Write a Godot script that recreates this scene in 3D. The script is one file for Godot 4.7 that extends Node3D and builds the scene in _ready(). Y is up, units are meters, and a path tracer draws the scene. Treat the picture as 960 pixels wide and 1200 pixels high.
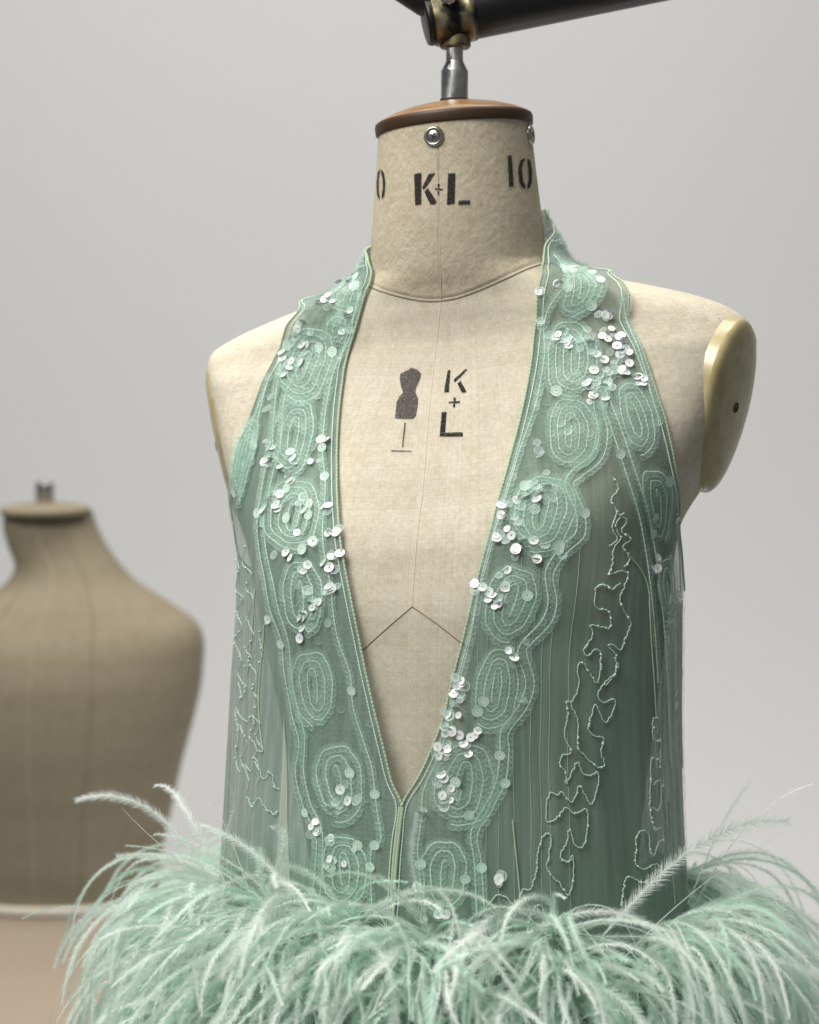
extends Node3D
# A dress form in a mint sequinned halter dress, close up, with a second form behind it.
# Everything on the form is laid out on its surface: an angle round the form's axis (milliradians) and a height (tenths of a millimetre).

# height, half width, depth in front, depth behind, where the section's centre lies, squareness
const BODY := [[0.252,0.0495,0.0495,0.0495,0.012,2],[0.222,0.0525,0.053,0.054,0.008,2],[0.19,0.056,0.057,0.06,0.004,2],[0.164,0.0595,0.059,0.066,0.0,2],[0.156,0.071,0.06,0.07,-0.003,2],[0.149,0.096,0.062,0.074,-0.008,2],[0.141,0.126,0.064,0.078,-0.012,2.05],[0.132,0.155,0.067,0.082,-0.015,2.1],[0.123,0.176,0.07,0.086,-0.018,2.15],[0.112,0.19,0.074,0.09,-0.02,2.2],[0.097,0.197,0.081,0.094,-0.02,2.25],[0.06,0.192,0.096,0.1,-0.016,2.2],[0.02,0.172,0.109,0.1,-0.01,2.15],[-0.02,0.1475,0.118,0.096,-0.003,2.1],[-0.06,0.143,0.117,0.096,0.006,2.1],[-0.1,0.139,0.116,0.095,0.009,2.1],[-0.2,0.131,0.117,0.09,0.01,2.1],[-0.28,0.134,0.111,0.095,0.01,2.1],[-0.36,0.15,0.112,0.1,0.01,2.1],[-0.46,0.16,0.115,0.11,0.01,2.1]]
const HANG := [[0.1,0.1,0.03,0.03],[0.05,0.13,0.08,0.07],[0.02,0.141,0.108,0.094],[-0.02,0.1455,0.12,0.102],[-0.06,0.148,0.12,0.107],[-0.1,0.1505,0.124,0.109],[-0.15,0.152,0.129,0.11],[-0.2,0.154,0.135,0.111],[-0.28,0.16,0.14,0.118],[-0.36,0.168,0.147,0.126],[-0.46,0.178,0.157,0.136]]
const FORM_AT := Vector3(0.0325, 0, 0)
const FORM_YAW := -14.0
const SHEAR := 0.08
const FACE := 0.2967
const TIP := 0.2094
const LOW := -0.46
const HIGH := 0.30
const STEPS := 761

var tb := []          # BODY at every millimetre
var th_ := []         # HANG at every millimetre
var rng := RandomNumberGenerator.new()
var M := {}

# ---------------------------------------------------------------- scene
func _ready():
	rng.seed = 7
	var camera := Camera3D.new()
	camera.name = "camera"
	camera.fov = 30.0
	camera.near = 0.05
	camera.far = 20.0
	add_child(camera)
	camera.position = Vector3(0, 1.287 * sin(deg_to_rad(4.0)), 1.287 * cos(deg_to_rad(4.0)))
	camera.rotation_degrees.x = -4.0
	var lens := CameraAttributesPhysical.new()
	lens.frustum_focal_length = 44.785
	lens.frustum_focus_distance = 1.19
	lens.exposure_aperture = 3.4
	lens.frustum_near = 0.05
	lens.frustum_far = 20.0
	camera.attributes = lens
	camera.fov = 30.0
	var we := WorldEnvironment.new()
	we.name = "environment"
	var env := Environment.new()
	env.background_mode = Environment.BG_COLOR
	env.background_color = Color(0.78, 0.79, 0.80)
	env.background_energy_multiplier = 0.25
	env.tonemap_mode = Environment.TONE_MAPPER_LINEAR
	env.tonemap_exposure = 1.0
	env.sdfgi_enabled = true
	env.ssao_enabled = true
	env.ssil_enabled = true
	we.environment = env
	add_child(we)
	area_light("window_light", Vector3(-0.72, 1.25, 0.95), Vector3(0.0, 0.02, 0.0), Vector2(0.75, 0.75), 3.05, Color(1.0, 0.985, 0.96))
	area_light("ceiling_light", Vector3(-0.1, 1.9, -0.35), Vector3(-0.1, 0, -0.35), Vector2(2.2, 1.2), 5.6, Color(1.0, 0.985, 0.96))
	area_light("added_wall_fill", Vector3(0.35, -1.25, -0.85), Vector3(0.25, -0.1, -1.85), Vector2(2.4, 0.3), 1.5, Color(1.0, 0.985, 0.965))  # added unseen wash from below, only to brighten the wall evenly
	tb = table(BODY, LOW, HIGH, STEPS)
	th_ = table(HANG, LOW, HIGH, STEPS)
	materials()
	wall()
	var form := dress_form()
	back_form()
	hanging_arm()
	dress(form)

func area_light(called, at, to, size, energy, tint):
	var l := AreaLight3D.new()
	l.name = called
	l.area_size = size
	l.light_energy = energy
	l.light_color = tint
	l.area_range = 8.0
	l.shadow_enabled = true
	add_child(l)
	l.look_at_from_position(at, to, Vector3(0, 0, 1) if abs((to - at).normalized().y) > 0.98 else Vector3.UP)

# ---------------------------------------------------------------- small tools
func numbered(called):
	return called

func tag(o, label, category, group = "", kind = ""):
	if label: o.set_meta("label", label)
	if category: o.set_meta("category", category)
	if group: o.set_meta("group", group)
	if kind: o.set_meta("kind", kind)
	return o

func hang(called, mesh, material, parent):
	var o := MeshInstance3D.new()
	o.name = called
	o.mesh = mesh
	if material:
		o.material_override = material
	parent.add_child(o, true)
	return o

class Shape:
	var v := PackedVector3Array()
	var uv := PackedVector2Array()
	var col := PackedColorArray()
	var nor := PackedVector3Array()     # where given, leans the computed normals that way
	var lean := 0.0
	var idx := PackedInt32Array()
	var use_col := false
	var twice := false
	func put(p, t = Vector2.ZERO, c = Color.WHITE):
		v.append(p)
		uv.append(t)
		col.append(c)
		return v.size() - 1
	func tri(a, b, c):
		idx.append(a)
		idx.append(b)
		idx.append(c)
	func quad(a, b, c, d):
		tri(a, b, c)
		tri(a, c, d)
	func commit(flip := false) -> ArrayMesh:
		var n := PackedVector3Array()
		n.resize(v.size())
		if flip:
			for k in range(0, idx.size(), 3):
				var s := idx[k + 1]
				idx[k + 1] = idx[k + 2]
				idx[k + 2] = s
		for k in range(0, idx.size(), 3):
			var a := idx[k]
			var b := idx[k + 1]
			var c := idx[k + 2]
			var f := (v[c] - v[a]).cross(v[b] - v[a])
			n[a] += f
			n[b] += f
			n[c] += f
		for k in n.size():
			n[k] = n[k].normalized() if n[k].length_squared() > 0.0 else Vector3.UP
			if lean > 0.0 and k < nor.size() and nor[k] != Vector3.ZERO:
				if n[k].dot(nor[k]) < 0.0: n[k] = -n[k]
				n[k] = n[k].lerp(nor[k], lean).normalized()
		var arr := []
		arr.resize(Mesh.ARRAY_MAX)
		arr[Mesh.ARRAY_VERTEX] = v
		arr[Mesh.ARRAY_NORMAL] = n
		arr[Mesh.ARRAY_TEX_UV] = uv
		if use_col: arr[Mesh.ARRAY_COLOR] = col
		if twice: arr[Mesh.ARRAY_TEX_UV2] = uv
		arr[Mesh.ARRAY_INDEX] = idx
		var m := ArrayMesh.new()
		m.add_surface_from_arrays(Mesh.PRIMITIVE_TRIANGLES, arr)
		return m

# a grid of points already put row by row
func weave(s, first, rows, cols, closed := false):
	for r in rows - 1:
		for c in (cols if closed else cols - 1):
			var a: int = first + r * cols + c
			var b: int = first + r * cols + (c + 1) % cols
			s.quad(a, b, b + cols, a + cols)

# a round bar along points
func bar(s, pts, radius, sides := 6, tint := Color.WHITE, beat := 0.0, taper := false):
	if pts.size() < 2: return
	var first: int = s.v.size()
	var up := Vector3(0.3, 0.9, 0.2).normalized()
	var along := 0.0
	for k in pts.size():
		var t: Vector3 = (pts[mini(k + 1, pts.size() - 1)] - pts[maxi(k - 1, 0)]).normalized()
		if k: along += pts[k].distance_to(pts[k - 1])
		var x := up.cross(t).normalized()
		up = t.cross(x).normalized()
		var r: float = radius
		if beat > 0.0: r *= 0.72 + 0.42 * absf(sin(PI * along / beat))
		if taper: r *= 1.0 - 0.85 * float(k) / (pts.size() - 1)
		for j in sides:
			var a = TAU * j / sides
			s.put(pts[k] + (x * cos(a) + up * sin(a)) * r, Vector2(along * 40.0, float(j) / sides), tint)
	for k in pts.size() - 1:
		for j in sides:
			var a: int = first + k * sides + j
			var b: int = first + k * sides + (j + 1) % sides
			s.quad(a, a + sides, b + sides, b)

func ends(s, centre, ring, outward):
	pass

# a shape turned about the y axis; profile: [radius, height]
func lathe(s, profile, sides, at := Vector3.ZERO):
	var first: int = s.v.size()
	for p in profile:
		for j in sides:
			var a = TAU * j / sides
			s.put(at + Vector3(sin(a) * p[0], p[1], cos(a) * p[0]), Vector2(float(j) / sides * 0.3, p[1] * 4.0 + p[0] * 4.0))
	for k in profile.size() - 1:
		for j in sides:
			var a: int = first + k * sides + j
			var b: int = first + k * sides + (j + 1) % sides
			s.quad(a, a + sides, b + sides, b)

func smooth_path(pts, spacing):
	var c := Curve3D.new()
	for k in pts.size():
		var t: Vector3 = (pts[mini(k + 1, pts.size() - 1)] - pts[maxi(k - 1, 0)]) / 6.0
		c.add_point(pts[k], -t, t)
	c.bake_interval = spacing
	return c.get_baked_points()

# points in pattern space (milliradian, tenth of a millimetre) made smooth
func smooth_flat(pts, per):
	var out := []
	for k in pts.size() - 1:
		var a := Vector2(pts[maxi(k - 1, 0)][0], pts[maxi(k - 1, 0)][1])
		var b := Vector2(pts[k][0], pts[k][1])
		var c := Vector2(pts[k + 1][0], pts[k + 1][1])
		var d := Vector2(pts[mini(k + 2, pts.size() - 1)][0], pts[mini(k + 2, pts.size() - 1)][1])
		for j in per:
			out.append(b.cubic_interpolate(c, a, d, float(j) / per))
	out.append(Vector2(pts[-1][0], pts[-1][1]))
	return out

# ---------------------------------------------------------------- the form's surface
func table(knots, low, high, steps):
	var kn: Array = knots.duplicate()
	kn.reverse()
	if kn[0][0] > kn[-1][0]: kn.reverse()
	var w: int = kn[0].size() - 1
	var n: int = kn.size()
	var d := []
	var h := []
	for i in n - 1:
		h.append(kn[i + 1][0] - kn[i][0])
		var row := []
		for k in w: row.append((kn[i + 1][k + 1] - kn[i][k + 1]) / h[i])
		d.append(row)
	var m := [d[0]]
	for i in range(1, n - 1):
		var row := []
		for k in w:
			if d[i - 1][k] * d[i][k] > 0.0:
				row.append(3.0 * (h[i - 1] + h[i]) / ((2.0 * h[i] + h[i - 1]) / d[i - 1][k] + (h[i] + 2.0 * h[i - 1]) / d[i][k]))
			else:
				row.append(0.0)
		m.append(row)
	m.append(d[n - 2])
	var out := []
	for j in steps:
		var y: float = clampf(low + (high - low) * j / (steps - 1), kn[0][0], kn[-1][0])
		var i := 0
		while i < n - 2 and y >= kn[i + 1][0]: i += 1
		var t: float = (y - kn[i][0]) / h[i]
		var t2 := t * t
		var t3 := t2 * t
		var row := PackedFloat32Array()
		for k in w:
			row.append((2 * t3 - 3 * t2 + 1) * kn[i][k + 1] + (t3 - 2 * t2 + t) * h[i] * m[i][k] + (-2 * t3 + 3 * t2) * kn[i + 1][k + 1] + (t3 - t2) * h[i] * m[i + 1][k])
		out.append(row)
	return out

func look(t, y, k) -> float:
	var u := clampf((y - LOW) / (HIGH - LOW) * (STEPS - 1), 0.0, STEPS - 1.001)
	var i := int(u)
	return lerpf(t[i][k], t[i + 1][k], u - i)

func oval(a, f, b, n, s, c) -> float:
	return pow(pow(absf(s) / a, n) + pow(absf(c) / (f if c > 0.0 else b), n), -1.0 / n)

func smin(a: float, b: float, k: float) -> float:
	var h := maxf(k - absf(a - b), 0.0) / k
	return minf(a, b) - h * h * k * 0.25

func soft(a: float, b: float, x: float) -> float:
	var t := clampf((x - a) / (b - a), 0.0, 1.0)
	return t * t * (3.0 - 2.0 * t)

func plane_normal(s) -> Vector3:
	return Vector3(s * cos(FACE) * cos(TIP), -sin(TIP), sin(FACE) * cos(TIP))

func plane_far(s) -> float:
	return 0.1685 if s > 0 else 0.154

func bust(a: float, y: float) -> float:
	var w := (absf(wrapf(a, -PI, PI)) - 0.62) / 0.36
	var v := (y + 0.022) / 0.052
	return 0.011 * exp(-w * w - v * v)

func r_body(a: float, y: float) -> float:
	var s := sin(a)
	var c := cos(a)
	var zc := look(tb, y, 3)
	var r := oval(look(tb, y, 0), look(tb, y, 1), look(tb, y, 2), look(tb, y, 4), s, c) + bust(a, y)
	if y < 0.2:
		for side in [1, -1]:
			var n := plane_normal(side)
			var dd := n.x * s + n.z * c
			if dd > 0.05:
				r = smin(r, (plane_far(side) - n.y * (y - 0.05) - n.z * zc) / dd, 0.012)
	return r

func fold(a: float, y: float) -> float:
	var g := soft(-0.02, -0.22, y)
	var deep := 0.0022 if a < -0.6 else 0.0009
	return g * (deep * sin(a * 23.0 + 1.3 + 2.0 * y) * sin(a * 7.0 + 0.6) + 0.0003 * sin(a * 61.0 + 9.0 * y))

func standoff(a: float, y: float) -> float:
	var t := wrapf(a, -PI, PI)
	var k := soft(0.157, 0.178, y)
	var w := soft(0.7, 1.2, absf(t)) * (1.0 - k) + soft(1.0, 1.6, absf(t)) * k
	var top := 1.0 - (soft(0.158, 0.199, y) if t > 0.0 else soft(0.150, 0.188, y))
	return 0.0025 + 0.014 * soft(0.115, 0.143, y) * top * w

func r_dress(a: float, y: float) -> float:
	var r := r_body(a, y) + standoff(a, y)
	if y < 0.1:
		r = -smin(-r, -oval(look(th_, y, 0), look(th_, y, 1), look(th_, y, 2), 2.15, sin(a), cos(a)) - 0.45 * bust(a, y), 0.02)
	return r + fold(a, y)

func at(a: float, y: float, r: float) -> Vector3:
	var x := r * sin(a)
	return Vector3(x, y + SHEAR * x * soft(-0.15, 0.05, y), look(tb, y, 3) + r * cos(a))

func on_body(a, y, off := 0.0) -> Vector3:
	var p := at(a, y, r_body(a, y))
	if off == 0.0: return p
	var n := (at(a + 0.01, y, r_body(a + 0.01, y)) - p).cross(at(a, y - 0.001, r_body(a, y - 0.001)) - p).normalized()
	if n.dot(Vector3(sin(a), 0, cos(a))) < 0: n = -n
	return p + n * off

func dress_frame(a, y) -> Transform3D:
	var p := at(a, y, r_dress(a, y))
	var x := (at(a + 0.01, y, r_dress(a + 0.01, y)) - p).normalized()
	var n := x.cross(at(a, y + 0.001, r_dress(a, y + 0.001)) - p).normalized()
	if n.dot(Vector3(sin(a), 0, cos(a))) < 0: n = -n
	return Transform3D(Basis(x, n.cross(x).normalized(), n), p)

func on_dress(a, y, off := 0.0) -> Vector3:
	var f := dress_frame(a, y)
	return f.origin + f.basis.z * off

# pattern points -> points on the dress
func lay(pts, off) -> Array:
	var out := []
	for p in pts: out.append(on_dress(p[0] * 0.001, p[1] * 0.0001, off))
	return out

# ---------------------------------------------------------------- materials
func noise(frequency, octaves := 4, seed_ := 1, type := FastNoiseLite.TYPE_SIMPLEX_SMOOTH) -> FastNoiseLite:
	var n := FastNoiseLite.new()
	n.noise_type = type
	n.frequency = frequency
	n.fractal_octaves = octaves
	n.seed = seed_
	return n

func noise_picture(frequency, ramp, size := 512, octaves := 4, seed_ := 1) -> NoiseTexture2D:
	var t := NoiseTexture2D.new()
	t.width = size
	t.height = size
	t.seamless = true
	t.noise = noise(frequency, octaves, seed_)
	if ramp:
		var g := Gradient.new()
		g.offsets = PackedFloat32Array(ramp[0])
		g.colors = PackedColorArray(ramp[1])
		t.color_ramp = g
	return t

# woven linen: every thread with a tone and slubs of its own; returns [colour picture, height picture]
func linen_pictures(size, threads, warm) -> Array:
	var im := Image.create(size, size, false, Image.FORMAT_RGB8)
	var hi := Image.create(size, size, false, Image.FORMAT_RGB8)
	var r := RandomNumberGenerator.new()
	r.seed = 11
	var warp := []
	var weft := []
	for k in threads:
		warp.append([r.randf_range(-0.7, 0.7), r.randf() * 6.0, r.randf_range(4, 17)])
		weft.append([r.randf_range(-0.7, 0.7), r.randf() * 6.0, r.randf_range(4, 17)])
	var blotch := noise(4.0 / size, 3, 5)
	for y in size:
		for x in size:
			var fx: float = float(x) / size * threads
			var fy: float = float(y) / size * threads
			var a: Array = warp[int(fx)]
			var b: Array = weft[int(fy)]
			var px: float = 1.0 - pow(absf(fx - int(fx) - 0.5) * 2.0, 2.0)
			var py: float = 1.0 - pow(absf(fy - int(fy) - 0.5) * 2.0, 2.0)
			var over := (int(fx) + int(fy)) % 2 == 0
			var slub_a: float = a[0] + 0.7 * sin(TAU * (float(y) / size * roundf(a[2]) + a[1]))
			var slub_b: float = b[0] + 0.7 * sin(TAU * (float(x) / size * roundf(b[2]) + b[1]))
			var h: float = (px if over else py) * 0.55 + (py if over else px) * 0.12
			var tone: float = 0.026 * (slub_a if over else slub_b) + 0.012 * (slub_b if over else slub_a) - 0.07 * (1.0 - h)
			tone += 0.02 * blotch.get_noise_2d(absf(x - size * 0.5), absf(y - size * 0.5))
			var c: Color = warm
			im.set_pixel(x, y, Color(clampf(c.r + tone, 0, 1), clampf(c.g + tone * 1.02, 0, 1), clampf(c.b + tone * 1.1, 0, 1)))
			var hh: float = clampf(h * 0.8 + 0.1 * (slub_a if over else slub_b) + 0.1, 0, 1)
			hi.set_pixel(x, y, Color(hh, hh, hh))
	return [ImageTexture.create_from_image(im), ImageTexture.create_from_image(hi)]

func plain(color, roughness, metallic := 0.0) -> StandardMaterial3D:
	var m := StandardMaterial3D.new()
	m.albedo_color = color
	m.roughness = roughness
	m.metallic = metallic
	return m

func materials():
	var pics := linen_pictures(640, 128, Color(0.89, 0.86, 0.79))
	var creases := noise_picture(0.022, null, 512, 5, 3)
	creases.as_normal_map = true
	creases.bump_strength = 3.0
	var stains := noise_picture(0.008, [[0.0, 0.45, 1.0], [Color(0.955, 0.945, 0.92), Color(0.99, 0.988, 0.98), Color(1, 1, 1)]], 512, 5, 8)
	for kind in ["linen", "neck_linen"]:
		var m := StandardMaterial3D.new()
		m.albedo_texture = pics[0]
		m.roughness = 0.86
		m.metallic_specular = 0.3
		m.heightmap_enabled = true
		m.heightmap_texture = pics[1]
		m.heightmap_scale = 0.035
		m.normal_enabled = true
		m.normal_texture = creases
		m.normal_scale = 0.38 if kind == "linen" else 0.9
		m.uv1_scale = Vector3(12, 12, 1)
		m.detail_enabled = true
		m.detail_albedo = stains
		m.detail_blend_mode = BaseMaterial3D.BLEND_MODE_MUL
		m.detail_uv_layer = BaseMaterial3D.DETAIL_UV_1
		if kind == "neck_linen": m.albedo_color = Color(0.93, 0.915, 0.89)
		M[kind] = m
	var old: StandardMaterial3D = M.linen.duplicate()
	old.albedo_color = Color(0.71, 0.69, 0.65)
	M.old_linen = old
	M.pale_linen = plain(Color(0.85, 0.77, 0.68), 0.9)
	M.tape = plain(Color(0.85, 0.82, 0.76), 0.8)
	M.seam = plain(Color(0.52, 0.47, 0.38), 0.9)
	M.soft_seam = plain(Color(0.70, 0.65, 0.56), 0.9)
	M.ridge = plain(Color(0.86, 0.82, 0.73), 0.9)
	# worn stencil ink
	var ink := StandardMaterial3D.new()
	ink.albedo_texture = noise_picture(0.09, [[0.0, 0.3, 0.46, 0.62, 1.0], [Color(0.25, 0.24, 0.24, 0.5), Color(0.23, 0.22, 0.22, 0.74), Color(0.20, 0.195, 0.20, 0.85), Color(0.17, 0.165, 0.17, 0.92), Color(0.15, 0.145, 0.15, 0.95)]], 512, 5, 21)
	ink.transparency = BaseMaterial3D.TRANSPARENCY_ALPHA
	ink.roughness = 0.9
	ink.metallic_specular = 0.2
	ink.uv1_scale = Vector3(14, 14, 1)
	M.ink = ink
	var worn: StandardMaterial3D = ink.duplicate()
	worn.albedo_color = Color(1.5, 1.5, 1.5, 0.82)
	M.worn_ink = worn
	# wood
	var wood := plain(Color(1, 1, 1), 0.42)
	wood.albedo_texture = noise_picture(0.02, [[0.0, 0.4, 0.6, 1.0], [Color(0.34, 0.22, 0.09), Color(0.49, 0.34, 0.15), Color(0.57, 0.42, 0.20), Color(0.63, 0.49, 0.26)]], 256, 5, 4)
	wood.uv1_scale = Vector3(3.0, 22, 1)
	wood.clearcoat_enabled = true
	wood.clearcoat = 0.35
	wood.clearcoat_roughness = 0.3
	M.wood = wood
	M.dark_wood = plain(Color(0.25, 0.175, 0.085), 0.5)
	var steel := plain(Color(0.72, 0.72, 0.72), 0.26, 1.0)
	steel.roughness_texture = noise_picture(0.03, null, 256, 4, 6)
	steel.roughness = 0.55
	M.steel = steel
	M.screw = plain(Color(0.68, 0.67, 0.64), 0.3, 1.0)
	M.slot = plain(Color(0.10, 0.10, 0.10), 0.7)
	var worn_metal := plain(Color(1, 1, 1), 0.42, 0.85)
	worn_metal.albedo_texture = noise_picture(0.012, [[0.0, 0.42, 0.55, 0.62, 1.0], [Color(0.05, 0.05, 0.05), Color(0.20, 0.20, 0.19), Color(0.42, 0.41, 0.37), Color(0.56, 0.50, 0.33), Color(0.75, 0.75, 0.72)]], 256, 5, 9)
	worn_metal.uv1_triplanar = true
	worn_metal.uv1_scale = Vector3(16, 16, 16)
	M.worn_metal = worn_metal
	var black := plain(Color(0.02, 0.022, 0.024), 0.45)
	black.clearcoat_enabled = true
	black.clearcoat = 0.12
	black.clearcoat_roughness = 0.25
	M.black = black
	var plate := plain(Color(1, 1, 1), 0.3)
	plate.albedo_texture = noise_picture(0.01, [[0.0, 0.5, 1.0], [Color(0.66, 0.60, 0.42), Color(0.73, 0.675, 0.49), Color(0.77, 0.72, 0.54)]], 256, 4, 14)
	plate.uv1_scale = Vector3(3, 3, 1)
	plate.clearcoat_enabled = true
	plate.clearcoat = 0.4
	plate.clearcoat_roughness = 0.2
	M.plate = plate
	# dress
	var net := StandardMaterial3D.new()
	net.albedo_texture = noise_picture(0.035, [[0.0, 0.4, 0.6, 1.0], [Color(0.475, 0.575, 0.525, 0.79), Color(0.515, 0.62, 0.57, 0.73), Color(0.56, 0.66, 0.615, 0.67), Color(0.65, 0.74, 0.695, 0.60)]], 512, 5, 31)
	net.uv1_scale = Vector3(9, 0.55, 1)
	net.transparency = BaseMaterial3D.TRANSPARENCY_ALPHA
	net.roughness = 0.75
	net.metallic_specular = 0.3
	net.rim_enabled = true
	net.rim = 0.35
	net.rim_tint = 0.4
	net.detail_enabled = true
	net.detail_albedo = noise_picture(0.30, [[0.0, 0.35, 0.65, 1.0], [Color(0.66, 0.68, 0.66), Color(0.88, 0.89, 0.88), Color(1, 1, 1), Color(1, 1, 1)]], 512, 3, 33)
	net.detail_blend_mode = BaseMaterial3D.BLEND_MODE_MUL
	net.detail_uv_layer = BaseMaterial3D.DETAIL_UV_2
	net.uv2_scale = Vector3(9, 7, 1)
	net.vertex_color_use_as_albedo = true
	M.net = net
	var pale := plain(Color(0.76, 0.82, 0.75, 0.6), 0.8)
	pale.transparency = BaseMaterial3D.TRANSPARENCY_ALPHA
	M.pale_net = pale
	M.binding = plain(Color(0.70, 0.78, 0.67), 0.75)
	var thread := plain(Color(0.86, 0.94, 0.90), 0.5)
	thread.rim_enabled = true
	M.thread = thread
	M.cord = plain(Color(0.78, 0.87, 0.815), 0.45)
	var film := plain(Color(0.80, 0.92, 0.86), 0.27)
	film.transparency = BaseMaterial3D.TRANSPARENCY_ALPHA
	film.vertex_color_use_as_albedo = true
	M.film = film
	var faint: StandardMaterial3D = film.duplicate()
	faint.albedo_color = Color(0.60, 0.75, 0.68, 0.6)
	M.faint = faint
	var pearl := plain(Color(0.97, 0.985, 0.98), 0.16)
	pearl.metallic_specular = 1.0
	pearl.clearcoat_enabled = true
	pearl.clearcoat = 1.0
	pearl.clearcoat_roughness = 0.05
	M.pearl = pearl
	var glassy := plain(Color(0.88, 0.97, 0.95, 0.75), 0.26)
	glassy.transparency = BaseMaterial3D.TRANSPARENCY_ALPHA
	glassy.vertex_color_use_as_albedo = true
	M.glassy = glassy
	var feather := plain(Color(1, 1, 1), 0.8)
	feather.vertex_color_use_as_albedo = true
	feather.metallic_specular = 0.2
	feather.backlight_enabled = true
	feather.backlight = Color(0.86, 0.92, 0.88)
	M.feather = feather

# ---------------------------------------------------------------- setting
func wall():
	var m := plain(Color(0.765, 0.770, 0.770), 0.92)
	m.heightmap_enabled = true
	m.heightmap_texture = noise_picture(0.03, null, 256, 4, 2)
	m.heightmap_scale = 0.05
	m.uv1_triplanar = true
	m.uv1_scale = Vector3(1.5, 1.5, 1.5)
	var b := BoxMesh.new()
	b.size = Vector3(9, 6, 0.1)
	var o = hang("wall", b, m, self)
	o.position = Vector3(0, 0.2, -1.85)
	tag(o, "plain pale grey painted wall behind both dress forms", "wall", "", "structure")

# ---------------------------------------------------------------- the dress form
func seam_height(a) -> float:
	var w := wrapf(a, -PI, PI)
	return 0.1615 - 0.0215 * exp(-w * w / 0.62)

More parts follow.
